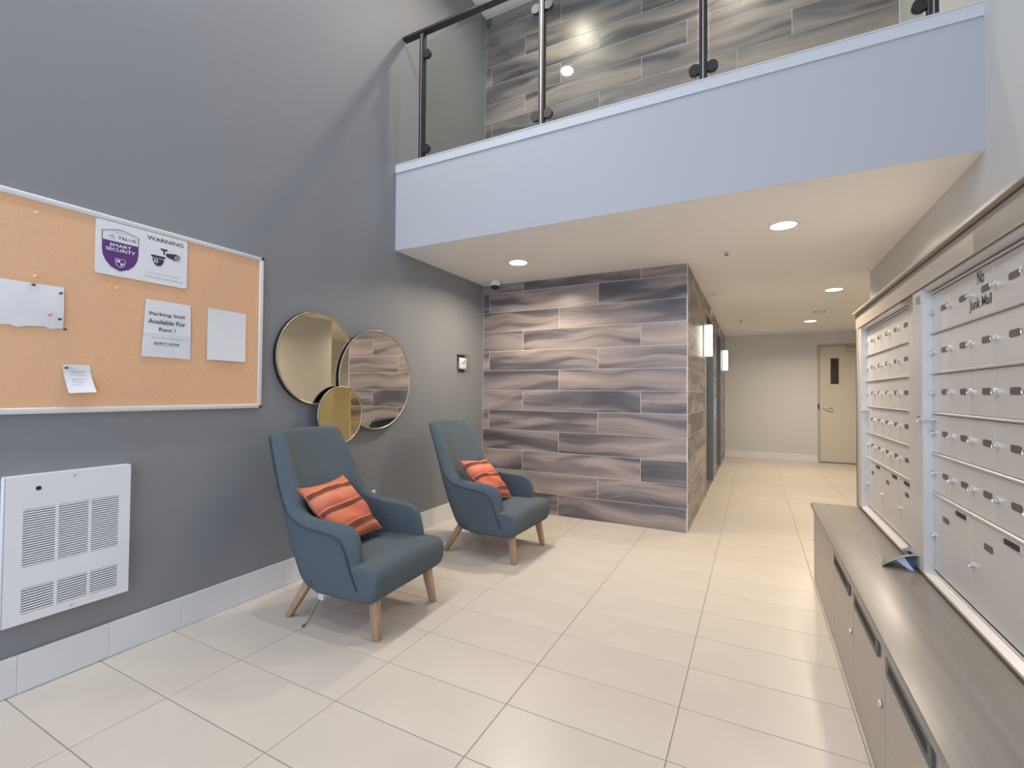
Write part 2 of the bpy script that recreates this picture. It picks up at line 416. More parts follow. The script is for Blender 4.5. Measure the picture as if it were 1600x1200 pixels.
# ---- elevators
for i, (a, b) in enumerate(ODEF):
    d = tag(empty('door_%d' % (i+2), (CX-.1, (a+b)/2, 0)), ['elevator doorway nearer the lobby, dark steel frame', 'elevator doorway nearer the corridor end, dark steel frame'][i], kind='structure')
    d['kind'] = 'structure'
    for n, args in (('jamb', (CX-.19, CX+.008, b-.012, b+.0, 0, OZ)), ('jamb', (CX-.19, CX+.008, a, a+.012, 0, OZ)), ('head', (CX-.19, CX+.008, a+.012, b-.012, OZ-.012, OZ))):
        box(n, *args, 'steel', d, .001)
    for n, args in (('frame_face', (CX, CX+.008, b-.0, b+.035, 0, OZ+.03)), ('frame_face', (CX, CX+.008, a-.035, a, 0, OZ+.03)), ('frame_face', (CX, CX+.008, a, b, OZ, OZ+.03))):
        box(n, *args, 'steel_light', d, .001)
    mid = (a+b)/2
    box('sliding_panel', -.70, -.675, a+.012, mid-.002, .006, OZ-.012, 'steel_light', d, .002)
    box('sliding_panel', -.70, -.675, mid+.002, b-.012, .006, OZ-.012, 'steel_light', d, .002)
    box('sill', -.72, CX, a+.012, b-.012, -.002, .005, 'steel_light', d)
    lp = tag(empty('elevator_lantern', (CX, mid+.12, 2.23)), ['small steel floor lantern above the elevator opening nearer the lobby', 'small steel floor lantern above the elevator opening nearer the corridor end'][i], 'lantern', 'elevator lanterns')
    box('plate', CX, CX+.012, mid-.06, mid+.30, 2.235, 2.335, 'steel_light', lp, .003)
    box('lens', CX+.012, CX+.016, mid-.01, mid+.25, 2.255, 2.315, 'white_metal', lp, .002)
cp = tag(empty('call_panel', (CX, 7.45, .9)), 'slim steel call button plate between the two elevators', 'call panel')
box('plate', CX, CX+.014, 7.41, 7.50, .86, 1.16, 'chrome', cp, .003)
cyl('button', (CX+.013, 7.455, 1.04), 'x', .017, .008, 'white_metal', cp); cyl('button', (CX+.013, 7.455, .96), 'x', .017, .008, 'white_metal', cp)
def sconce(y, label):
    s = tag(empty('wall_sconce', (CX, y, 1.64)), label, 'sconce', 'corridor wall sconces')
    box('back_plate', CX, CX+.016, y-.055, y+.065, 1.62, 2.03, 'chrome', s, .003)
    box('lens', CX+.016, CX+.092, y-.045, y+.055, 1.65, 2.0, 'sconce_lens', s, .006, 2)
    for z in (1.638, 2.0): box('end_cap', CX+.014, CX+.096, y-.049, y+.059, z, z+.012, 'chrome', s, .002)
sconce(5.80, 'lit box sconce on the plank wall before the first elevator')
sconce(9.25, 'lit box sconce past the second elevator by the corridor end')

# ---- corridor end wall, door
tag(boxes('wall_back', [(-1.9, 1.02, BK, BK+.15, -.003, CE), (1.955, RX, BK, BK+.15, -.003, CE), (1.02, 1.955, BK, BK+.15, 2.135, CE), (1.02, 1.955, BK+.12, BK+.15, -.003, 2.135)], 'light_paint'), 'light grey wall closing the corridor', kind='structure')
b2 = tag(boxes('baseboard_back', [(CX, 1.02, BK-.008, BK, 0, .129), (1.955, RX, BK-.008, BK, 0, .129)], 'base_tile'), 'pale baseboard below the corridor end wall', kind='structure')
d1 = tag(empty('door_1', (1.49, BK, 0)), 'beige corridor end door with narrow vision panel', kind='structure')
for args in ((1.02, 1.05, BK-.02, BK+.10, 0, 2.135), (1.925, 1.955, BK-.02, BK+.10, 0, 2.135), (1.05, 1.925, BK-.02, BK+.10, 2.105, 2.135)): box('door_frame', *args, 'door_frame', d1, .003)
leaf = boxes('door_leaf', [(1.055, 1.22, BK+.005, BK+.05, .012, 2.10), (1.34, 1.92, BK+.005, BK+.05, .012, 2.10), (1.22, 1.34, BK+.005, BK+.05, .012, 1.42), (1.22, 1.34, BK+.005, BK+.05, 1.88, 2.10)], 'door_paint', d1)
box('vision_panel', 1.22, 1.34, BK+.02, BK+.035, 1.42, 1.88, 'dark_glass', d1)
for args in ((1.21, 1.35, BK-.002, BK+.005, 1.41, 1.42), (1.21, 1.35, BK-.002, BK+.005, 1.88, 1.89), (1.21, 1.22, BK-.002, BK+.005, 1.42, 1.88), (1.34, 1.35, BK-.002, BK+.005, 1.42, 1.88)): box('panel_bead', *args, 'door_frame', d1)
cyl('rose', (1.11, BK+.005, 1.0), 'y', .032, -.012, 'chrome', d1)
tube('handle', [(1.11, BK-.005, 1.0), (1.11, BK-.05, 1.0), (1.125, BK-.058, .998), (1.17, BK-.06, .985), (1.24, BK-.058, .975)], .011, 'chrome', d1)
box('strike_plate', 1.022, 1.045, BK-.024, BK-.018, .96, 1.06, 'black_plastic', d1)
box('closer', 1.45, 1.72, BK-.06, BK+.005, 2.00, 2.06, 'steel_light', d1, .004)
tube('closer_arm', [(1.70, BK-.045, 2.065), (1.55, BK-.10, 2.085), (1.42, BK-.03, 2.11)], .007, 'steel_light', d1)
box('threshold', 1.05, 1.925, BK-.01, BK+.06, 0, .010, 'bronze_dark', d1)

# ---- right wall, alcove, front
tag(boxes('wall_right', [(WR, WR+.14, FY, BY, -.003, HI), (WR, WR+.14, BY, RE, -.003, CE), (WR, WR+.14, BY, TY, 2.99, HI)], 'light_paint'), 'light grey wall behind the mail centre', kind='structure')
tag(boxes('wall_side', [(WR+.14, RX, RE-.12, RE, -.003, CE), (RX, RX+.12, RE-.12, BK, -.003, CE)], 'light_paint'), 'light grey walls of the corridor alcove', kind='structure')

# ---- low ceiling / balcony, high ceiling, upper plank wall
tag(box('ceiling_low', WL, RX+.12, BY+.002, BK+.15, CE, 2.99, 'white_paint'), 'white balcony front and low white ceiling', kind='structure')
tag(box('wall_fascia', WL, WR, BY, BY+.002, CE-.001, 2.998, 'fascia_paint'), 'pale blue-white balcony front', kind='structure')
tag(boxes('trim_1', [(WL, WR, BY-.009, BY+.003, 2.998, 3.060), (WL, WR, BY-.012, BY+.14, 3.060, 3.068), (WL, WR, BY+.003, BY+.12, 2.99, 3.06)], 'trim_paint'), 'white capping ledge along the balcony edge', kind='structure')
tag(box('ceiling_high', WL-.15, WR+.14, FY, TY+.15, HI, HI+.12, 'white_paint'), 'high white lobby ceiling', kind='structure')
upw = tag(box('wall_upper', WL-.15, WR, TY+.0018, TY+.15, 2.99, HI, 'wall_grout'), 'wood-look plank wall behind the balcony', kind='structure')
plank_rows(upw, 2.992, HI, WL+.002, WR, 14, lambda a, b, z0, z1: piece('wall_plank', (b-a-.0040, .012, z1-z0-.0040), 'plank', upw, ((a+b)/2, TY+.006, (z0+z1)/2), .0012))

# ---- glazed front behind the viewer
tag(boxes('wall_front', [(WL-.15, WR+.14, FY-.15, FY, 4.9, HI), (WL-.15, WL+.15, FY-.15, FY, -.003, 4.9), (WR-.1, WR+.14, FY-.15, FY, -.003, 4.9)], 'light_paint'), 'lobby front wall around the glazing', kind='structure')
w1 = tag(empty('window_1', (-.8, FY-.07, 0)), 'tall glazed lobby front with dark mullions', kind='structure')
gx = [WL+.15, -1.65, -.85, -.05, WR-.1]; gz = [0, 2.3, 4.9]
for x in gx: box('mullion', x-.025, x+.025, FY-.12, FY-.03, 0, 4.9, 'frame_dark', w1)
for z in (0.025, 2.3, 4.875):
    for a, b in zip(gx, gx[1:]): box('transom', a+.025, b-.025, FY-.12, FY-.03, z-.025, z+.025, 'frame_dark', w1)
for a, b in zip(gx, gx[1:]):
    for z0, z1 in ((.05, 2.275), (2.325, 4.85)): box('pane', a+.025, b-.025, FY-.08, FY-.074, z0, z1, 'window_glass', w1)
pl = bpy.data.lights.new('window_portal', 'AREA'); pl.shape = 'RECTANGLE'; pl.size = gx[-1]-gx[0]; pl.size_y = 4.9; pl.cycles.is_portal = True
po = bpy.data.objects.new('window_portal', pl); COL.objects.link(po); po.location = ((gx[0]+gx[-1])/2, FY-.16, 2.45); po.rotation_euler = (-PI/2, 0, PI)
po.rotation_euler = Vector((0, 1, 0)).to_track_quat('-Z', 'Z').to_euler()

# ================================================================== CEILING FITTINGS
def lamp(name, loc, power, size, parent, col=(1.0, .87, .68), spread=PI):
    l = bpy.data.lights.new(name, 'AREA'); l.shape = 'DISK'; l.size = size; l.energy = power; l.color = col; l.spread = spread
    o = bpy.data.objects.new(name, l); COL.objects.link(o); o.parent = parent; o.location = Vector(loc)-wo(parent); return o
def downlight(x, y, z, label, power, group='recessed ceiling downlights', col=(1.0, .87, .68), spread=2.7):
    d = tag(empty('recessed_downlight', (x, y, z)), label, 'downlight', group)
    lathe('trim_ring', (x, y, z), 'z', [(.076, 0), (.090, 0), (.090, -.004), (.086, -.007), (.076, -.004)], 'white_metal', d, 40, closed=True)
    cyl('lens', (x, y, z-.001), 'z', .076, -.004, 'lamp_lens', d, 40)
    lamp('downlight_lamp', (x, y, z-.012), power, .14, d, col, spread)
downlight(-1.853, 3.68, CE, 'lit recessed downlight in front of the plank wall', DOWN_W*.68)
downlight(.176, 3.65, CE, 'largest lit recessed downlight, under the balcony near the mailboxes', DOWN_W*.74)
downlight(.77, 6.11, CE, 'lit recessed downlight in mid corridor, before the smoke detector', DOWN_W)
downlight(.77, 8.56, CE, 'lit recessed downlight closest to the corridor end door', DOWN_W)
COOL = (1.0, .97, .95)
for x, y, t in ((-2.1, -.9, 'closest to the entrance'), (-2.1, .5, 'above the notice board'), (-2.1, 1.9, 'closest to the balcony')):
    downlight(x, y, HI, 'lit recessed downlight beside the grey wall in the high ceiling, '+t, HIGH_W, 'downlights in the high lobby ceiling', COOL, 2.8)
for x, t in ((-1.7, 'nearer the grey wall'), (-.1, 'nearer the mailbox wall')):
    downlight(x, 3.7, HI, 'lit recessed downlight above the balcony walkway, '+t, WALK_W, 'downlights above the balcony walkway', (1.0, .9, .75), 2.4)
def sprinkler(x, y, label):
    s = tag(empty('fire_sprinkler', (x, y, CE)), label, 'sprinkler', 'ceiling sprinklers')
    lathe('escutcheon', (x, y, CE), 'z', [(.012, 0), (.034, 0), (.030, -.006), (.012, -.010)], 'white_metal', s, 24, closed=True)
    cyl('body', (x, y, CE), 'z', .010, -.030, 'chrome', s, 12)
    cyl('deflector', (x, y, CE-.030), 'z', .018, -.003, 'steel', s, 12)
sprinkler(-.199, 4.127, 'small ceiling sprinkler near the plank wall corner')
sprinkler(-.182, 8.055, 'small ceiling sprinkler far along the corridor')
sd = tag(empty('smoke_detector', (.791, 7.62, CE)), 'round white smoke detector on the corridor ceiling', 'smoke detector')
lathe('base', (.791, 7.62, CE), 'z', [(.0001, 0), (.075, 0), (.075, -.012), (.0001, -.012)], 'white_metal', sd, 32)
lathe('cover', (.791, 7.62, CE-.012), 'z', [(.0001, 0), (.066, 0), (.058, -.022), (.03, -.03), (.0001, -.03)], 'white_metal', sd, 32)
sc = tag(empty('security_camera', (-2.383, 4.20, CE)), 'small dome security camera in the ceiling corner', 'security camera')
lathe('base', (-2.383, 4.20, CE), 'z', [(.0001, 0), (.056, 0), (.056, -.042), (.050, -.05), (.0001, -.05)], 'white_metal', sc, 32)
lathe('dome', (-2.383, 4.20, CE-.05), 'z', [(.0001, 0), (.042, 0), (.040, -.018), (.030, -.030), (.015, -.036), (.0001, -.038)], 'black_plastic', sc, 32)

# ---- glass railing on the balcony
rl = tag(empty('glass_railing', (-.82, 3.0, 3.068)), 'black post and glass panel railing on the balcony', 'railing')
posts = [-2.395, -1.333, -.271, .791]
RYc = 3.0
for x in posts:
    p = box('post', x-.022, x+.022, RYc-.022, RYc+.022, 3.068, 4.13, 'rail_black', rl, .004)
    box('post_highlight', x-.003, x+.003, RYc-.0235, RYc-.022, 3.08, 4.12, 'steel_light', p)  # pale strip imitating the highlight line down the post front
    cyl('foot_plate', (x, RYc, 3.068), 'z', .045, .006, 'rail_black', rl)
for i, (a, b) in enumerate(zip(posts, posts[1:])):
    box('glass_panel', a+.035, b-.035, RYc-.005, RYc+.005, 3.11, 4.06, 'rail_glass', rl, .001)
for i, x in enumerate(posts):
    for sgn in ((1,) if i == 0 else (-1,) if i == 3 else (-1, 1)):
        for z in (3.175, 3.95):
            cyl('glass_clip', (x+sgn*.048, RYc-.016, z), 'y', .034, .032, 'rail_black', rl, 20, bevel=.004)
box('top_rail', WL+.01, WR-.01, RYc-.028, RYc+.028, 4.13, 4.16, 'rail_black', rl, .006)

# ================================================================== LEFT WALL THINGS
# ---- cork board (reaches out of the picture)
BY0, BY1, BZ0, BZ1 = -.05, 1.776, 1.11, 1.998
cb = tag(empty('cork_board', (WL, (BY0+BY1)/2, BZ0)), 'large cork notice board with silver frame on the grey wall', 'notice board')
box('cork_panel', WL+.001, WL+.016, BY0+.006, BY1-.006, BZ0+.006, BZ1-.006, 'cork', cb)
FWd = .024
box('frame_rail', WL, WL+.022, BY0+.02, BY1-.014, BZ1-FWd, BZ1, 'silver', cb, .003, 2); box('frame_rail', WL, WL+.022, BY0+.02, BY1-.014, BZ0, BZ0+FWd, 'silver', cb, .003, 2)
box('frame_rail', WL, WL+.022, BY1-FWd, BY1, BZ0+.014, BZ1-.014, 'silver', cb, .003, 2); box('frame_rail', WL, WL+.022, BY0, BY0+FWd, BZ0+.014, BZ1-.014, 'silver', cb, .003, 2)
for yy, zz in ((BY1-.014, BZ1-.014), (BY1-.014, BZ0), (BY0, BZ1-.014), (BY0, BZ0)): box('corner_cap', WL, WL+.024, yy, yy+.015, zz, zz+.015, 'black_plastic', cb, .003, 2)
PX = WL+.0165
def sheet(name, corners, m, label, cat, lift=None, nu=10, nv=12, group=None, edge=None):
    """Thin paper on the board: corners TL,TR,BR,BL as (y,z); lift(u,v) = distance off the board."""
    lift = lift or (lambda u, v: .001)
    V, F = [], []
    TL, TR, BR, BL = [Vector(c) for c in corners]
    for side in (0, 1):
        for j in range(nv+1):
            v = j/nv
            for i in range(nu+1):
                u = i/nu
                p = TL.lerp(TR, u).lerp(BL.lerp(BR, u), v)
                dz = edge(u) if (edge and j == nv) else 0
                V.append((PX+.0006+lift(u, v)+(.0005 if side else 0), p.x, p.y+dz))
    n1 = (nu+1)*(nv+1)
    for j in range(nv):
        for i in range(nu):
            a = j*(nu+1)+i; q = (a, a+1, a+nu+2, a+nu+1); F.append(q); F.append(tuple(x+n1 for x in q[::-1]))
    rim = [i for i in range(nu+1)]+[j*(nu+1)+nu for j in range(1, nv+1)]+[nv*(nu+1)+i for i in range(nu-1, -1, -1)]+[j*(nu+1) for j in range(nv-1, 0, -1)]
    for a, b in zip(rim, rim[1:]+rim[:1]): F.append((a, b, b+n1, a+n1))
    o = obj(name, V, F, m, None, smooth=False)
    return tag(o, label, cat, group)
# warning sign
SX = PX+.001
sg = tag(empty('warning_sign', (SX, 1.165, 1.73)), 'white plastic security warning sign with purple shield on cork board', 'sign')
SY0, SY1, SZ0, SZ1 = .978, 1.354, 1.729, 1.972
pts = rrect((SY0+SY1)/2, (SZ0+SZ1)/2, SY1-SY0, SZ1-SZ0, .012)
prism('plate', [(SX, a, b) for a, b in pts], (.0035, 0, 0), 'white_metal', sg)
FX = SX+.0042
def flat(name, pts, m, parent, x=FX, d=.0004): return prism(name, [(x, a, b) for a, b in pts], (d, 0, 0), m, parent)
cy = 1.0695
def shield(s=1.0):
    L = [(.0695, 0), (.0695, -.045), (.066, -.075), (.055, -.104), (.035, -.13), (.0, -.147)]
    R = [(a*s, b*s) for a, b in L]
    return R
low = shield()
dv = 1.885
flat('shield_field', [(cy+a, dv+b*.9) for a, b in low]+[(cy-a, dv+b*.9) for a, b in low[-2::-1]], 'purple', sg)
top = [(cy-.0695, dv), (cy-.0695, 1.926), (cy-.05, 1.931), (cy-.02, 1.939), (cy, 1.944), (cy+.02, 1.939), (cy+.05, 1.931), (cy+.0695, 1.926), (cy+.0695, dv)]
tube('shield_outline', [(FX, a, b) for a, b in top], .0011, 'dark_purple', sg, 6)
lettering('TELUS', 'ink', sg, 'L', FX+.0004, 1.094, 1.906, width=.072, height=.0135, bold=.01)
lettering('secured by', 'faint_ink', sg, 'L', FX+.0004, 1.069, 1.926, width=.045)
tube('swoosh', [(FX, 1.018, 1.908), (FX, 1.03, 1.906), (FX, 1.045, 1.914), (FX, 1.036, 1.918), (FX, 1.03, 1.905), (FX, 1.048, 1.902)], .0009, 'faint_ink', sg, 6)
lettering('SMART', 'white_metal', sg, 'L', FX+.0009, 1.0695, 1.868, width=.084, height=.0145, bold=.02)
lettering('SECURITY', 'white_metal', sg, 'L', FX+.0009, 1.0705, 1.848, width=.114, height=.0145, bold=.02)
sm = [(a*.26, b*.26) for a, b in shield()]
tube('small_shield', [(FX+.0008, cy+a, 1.808+b) for a, b in sm]+[(FX+.0008, cy-a, 1.808+b) for a, b in sm[-2::-1]], .0012, 'white_metal', sg, 6, closed=True)
flat('shield_quarter', [(cy-.013, 1.804), (cy-.001, 1.804), (cy-.001, 1.793), (cy-.013, 1.793)], 'white_metal', sg, FX+.0006); flat('shield_quarter', [(cy+.001, 1.791), (cy+.012, 1.791), (cy+.008, 1.781), (cy+.001, 1.776)], 'white_metal', sg, FX+.0006)
lettering('WARNING', 'ink', sg, 'L', FX, 1.254, 1.944, width=.160, height=.0195, bold=.012)
# camera pictograms
flat('camera_mount', [(1.229, 1.905), (1.265, 1.905), (1.262, 1.899), (1.254, 1.895), (1.250, 1.893), (1.250, 1.882), (1.254, 1.878), (1.243, 1.878), (1.245, 1.893), (1.236, 1.897)], 'dark_purple', sg)
flat('dome_cap', [(1.192, 1.866), (1.252, 1.866), (1.252, 1.857), (1.248, 1.854), (1.196, 1.854), (1.192, 1.858)], 'dark_purple', sg)
flat('dome_bowl', [(1.198, 1.851), (1.247, 1.851)]+[(1.2225+.0245*math.cos(t), 1.849-.034*math.sin(t)) for t in [PI*i/10 for i in range(1, 10)]], 'dark_purple', sg)
cyl('dome_lens', (FX+.0004, 1.213, 1.838), 'x', .009, .0004, 'white_metal', sg, 18); cyl('dome_pupil', (FX+.0008, 1.213, 1.838), 'x', .0045, .0004, 'dark_purple', sg, 14)
flat('bullet_body', [(1.257, 1.886), (1.298, 1.892), (1.316, 1.888), (1.322, 1.880), (1.318, 1.864), (1.298, 1.858), (1.262, 1.868), (1.256, 1.874)], 'dark_purple', sg)
cyl('bullet_ring', (FX+.0004, 1.307, 1.872), 'x', .0125, .0004, 'white_metal', sg, 20); cyl('bullet_lens', (FX+.0008, 1.307, 1.872), 'x', .0095, .0004, 'dark_purple', sg, 20); cyl('bullet_glint', (FX+.0012, 1.307, 1.872), 'x', .004, .0004, 'white_metal', sg, 14)
lettering('Premises protected', 'faint_ink', sg, 'L', FX, 1.246, 1.776, width=.132, height=.0095)
lettering('24/7 video surveillance', 'faint_ink', sg, 'L', FX, 1.249, 1.757, width=.166, height=.0095)
# papers
def lift_parking(u, v): return .001+.006*abs(math.sin(v*PI*1.0))*0.35+.005*max(0, v-.5)*(1-u)+.003*math.exp(-((v-.55)/.05)**2)
pk = sheet('parking_notice', [(1.176, 1.648), (1.376, 1.647), (1.379, 1.369), (1.160, 1.371)], 'paper', 'letter-size notice offering a parking stall for rent on cork board', 'notice', lift_parking)
TX = PX+.0075
def on(parent, body, m, cy_, z, w, h=None, bold=0.): return lettering(body, m, parent, 'L', TX, cy_, z, width=w, height=h, bold=bold)
on(pk, 'Parking Stall', 'ink', 1.268, 1.5785, .156, .022, .012); on(pk, 'Available For', 'ink', 1.268, 1.543, .165, .022, .012); on(pk, 'Rent !', 'ink', 1.268, 1.507, .073, .019, .012)
on(pk, '(Please text if interested)', 'faint_ink', 1.266, 1.4635, .133, .0085); on(pk, '6047714294', 'ink', 1.267, 1.4385, .112, .0125, .008)
box('underline', TX, TX+.0003, 1.211, 1.323, 1.4285, 1.4295, 'ink', pk)
sheet('blank_notice', [(1.463, 1.651), (1.674, 1.649), (1.671, 1.374), (1.459, 1.375)], 'paper', 'letter-size white sheet nearest the silver end of cork board', 'notice',
      lambda u, v: .001+.010*max(0, v-.3)**1.5)
def lift_torn(u, v): return .001+.004*math.sin(v*PI)+.006*max(0, v-.75)*abs(math.sin(u*7))
sheet('torn_notice', [(.56, 1.638), (.877, 1.639), (.877, 1.466), (.56, 1.455)], 'paper', 'wide blank sheet with ragged lower edge on cork board', 'notice', lift_torn, 16, 10,
      edge=lambda u: .004*math.sin(u*19)+.003*math.sin(u*41))
def lift_note(u, v): return .001+.05*max(0, v-.25)**1.6*(.7+.3*u)
nt = sheet('small_note', [(.877, 1.315), (.970, 1.317), (.984, 1.199), (.894, 1.194)], 'paper', 'small curling printed note low on cork board', 'notice', lift_note)
for i, (v, w) in enumerate(((.12, .3), (.2, .85), (.27, .8), (.36, .85), (.48, .85), (.54, .85), (.62, .8), (.7, .5))):
    z = 1.314-.118*v; x = PX+.0018+lift_note(.5, v); y0 = .877+.018*v+.022
    prism('text_line', [(x, y0, z), (x, y0+.062*w, z), (x+.0003, y0+.062*w, z-.0013), (x+.0003, y0, z-.0013)], (.0004, 0, 0), 'faint_ink', nt)
# push pins
def pin(y, z, m, label, off=.006):
    p = tag(empty('push_pin', (PX+off, y, z)), label, 'push pin', 'push pins on the cork board')
    lathe('head', (PX+off, y, z), 'x', [(.0001, 0), (.0045, 0), (.0045, .002), (.0026, .004), (.0026, .009), (.005, .011), (.005, .013), (.0001, .0135)], m, p, 14)
    cyl('needle', (PX-.004, y, z), 'x', .0006, off+.005, 'chrome', p, 6)
MT['pin_dark'] = mmat('pin_dark', (.06, .06, .08), .4); MT['pin_cream'] = mmat('pin_cream', (.85, .62, .36), .4); MT['pin_pink'] = mmat('pin_pink', (.75, .25, .27), .4)
pin(.783, 1.666, 'pin_cream', 'cream push pin just above the ragged sheet on cork board')
pin(.779, 1.630, 'pin_dark', 'dark push pin at the top centre of the ragged sheet')
pin(.863, 1.612, 'pin_dark', 'dark push pin in the upper corner of the ragged sheet')
pin(.862, 1.503, 'pin_dark', 'dark push pin in the lower corner of the ragged sheet')
pin(.830, 1.518, 'pin_pink', 'pink push pin low on the ragged sheet')
pin(.879, 1.463, 'pin_dark', 'dark push pin touching the ragged sheet\'s bottom corner tip', .007)
pin(1.055, 1.672, 'pin_cream', 'cream push pin alone on bare cork below the warning sign')
pin(.782, 1.923, 'pin_cream', 'cream push pin high on the cork beside the warning sign')
pin(.887, 1.301, 'pin_dark', 'dark push pin in the corner of the small note')

# ---- wall heater
HX = WL+.045
ht = tag(empty('wall_heater', (WL, .915, .286)), 'white louvred fan heater panel on the grey wall', 'heater')
Y0, Y1, Z0, Z1 = .712, 1.120, .286, .866
cols = [(.763, .8605), (.8705, .9685), (.9785, 1.0765)]; banks = [(.506, .733, 24), (.323, .423, 10)]
# pressed face with six grille openings
fx0, fx1 = HX-.004, HX
lst = [(fx0, fx1, Y0, cols[0][0], Z0, Z1), (fx0, fx1, cols[2][1], Y1, Z0, Z1), (fx0, fx1, cols[0][0], cols[2][1], banks[0][1], Z1), (fx0, fx1, cols[0][0], cols[2][1], banks[1][1], banks[0][0]), (fx0, fx1, cols[0][0], cols[2][1], Z0, banks[1][0])]
for z0, z1, n in banks: lst += [(fx0, fx1, cols[0][1], cols[1][0], z0, z1), (fx0, fx1, cols[1][1], cols[2][0], z0, z1)]
boxes('face', lst, 'white_metal', ht)
boxes('casing', [(WL, fx0, Y0, Y0+.004, Z0, Z1), (WL, fx0, Y1-.004, Y1, Z0, Z1), (WL, fx0, Y0+.004, Y1-.004, Z1-.004, Z1), (WL, fx0, Y0+.004, Y1-.004, Z0, Z0+.004)], 'white_metal', ht)
box('bevel_strip', HX-.016, HX-.0005, Y0-.010, Y0, Z0, Z1, 'white_metal', ht, .004, 2)
box('inner_back', WL+.018, WL+.022, Y0+.01, Y1-.01, Z0+.01, Z1-.01, 'slot_shade', ht)
slat = mesh('slat', *bxgeo(-.0015, .0015, -.5, .5, -.0029, .0029))
SC = {}
for z0, z1, n in banks:
    for a, b in cols:
        L = round(b-a, 4)
        if L not in SC:
            me = slat.copy(); me.transform(Matrix.Rotation(math.radians(-14), 4, 'Y') @ Matrix.Diagonal((1, L, 1, 1))); SC[L] = me
        for k in range(n):
            link('slat', SC[L], 'white_metal', ht, (HX-.0022, (a+b)/2, z0+(k+.5)*(z1-z0)/n))
cyl('thermostat_hole', (HX-.001, .806, .812), 'x', .0085, .003, 'black_plastic', ht, 20)
cyl('screw', (HX-.001, .918, .846), 'x', .004, .003, 'steel_light', ht, 12); cyl('screw', (HX-.001, .918, .302), 'x', .004, .003, 'steel_light', ht, 12)

# ---- three overlapping round mirrors
def mirror(y, z, r, d0, depth, gm, label):
    m = tag(empty('round_mirror', (WL, y, z-r)), label, 'mirror', 'overlapping round wall mirrors')
    x = WL+d0
    lathe('frame_band', (x, y, z), 'x', [(r-.006, 0), (r, 0), (r, depth-.002), (r-.006, depth-.002)], 'bronze_dark', m, 96, closed=True)
    lathe('frame_lip', (x, y, z), 'x', [(r-.010, depth-.006), (r+.0006, depth-.002), (r+.0006, depth+.001), (r-.004, depth+.003), (r-.010, depth)], 'brass', m, 96, closed=True)
    cyl('mirror_glass', (x+depth-.009, y, z), 'x', r-.007, .006, gm, m, 96)
    if d0 > .001: cyl('spacer', (WL, y, z), 'x', r*.4, d0+depth-.010, 'bronze_dark', m, 24)
def msh(v, c0, dd): return c0+(v-c0)*(1-dd/2.6)
mirror(2.165, 1.428, .307, 0, .034, 'mirror_warm', 'upper warm-toned round mirror, furthest back of the three')
mirror(2.705, 1.302, .378, .0375, .013, 'mirror_clear', 'largest round mirror, reflecting the plank wall')
mirror(2.335, 1.048, .199, .0535, .014, 'mirror_gold', 'smallest round mirror, golden, in front of the other two')

# ---- thermostat with clear guard
th = tag(empty('thermostat', (WL, 3.93, 1.42)), 'white thermostat in clear guard box beside the plank wall', 'thermostat')
box('back_plate', WL, WL+.006, 3.842, 3.985, 1.42, 1.585, 'clear_plastic', th)
box('housing', WL+.006, WL+.034, 3.862, 3.964, 1.445, 1.556, 'white_metal', th, .005, 2)
box('display', WL+.034, WL+.036, 3.924, 3.934, 1.50, 1.54, 'grey_plastic', th); box('dial', WL+.034, WL+.038, 3.885, 3.905, 1.497, 1.507, 'grey_plastic', th)
boxes('guard', [(WL+.004, WL+.062, 3.838, 3.842, 1.415, 1.592), (WL+.004, WL+.062, 3.986, 3.99, 1.415, 1.592), (WL+.004, WL+.062, 3.842, 3.986, 1.588, 1.592), (WL+.004, WL+.062, 3.842, 3.986, 1.415, 1.419), (WL+.058, WL+.062, 3.842, 3.986, 1.419, 1.588)], 'clear_plastic', th)
for z in (1.585, 1.412): box('guard_flange', WL+.002, WL+.066, 3.834, 3.994, z, z+.006, 'clear_plastic', th, .001)

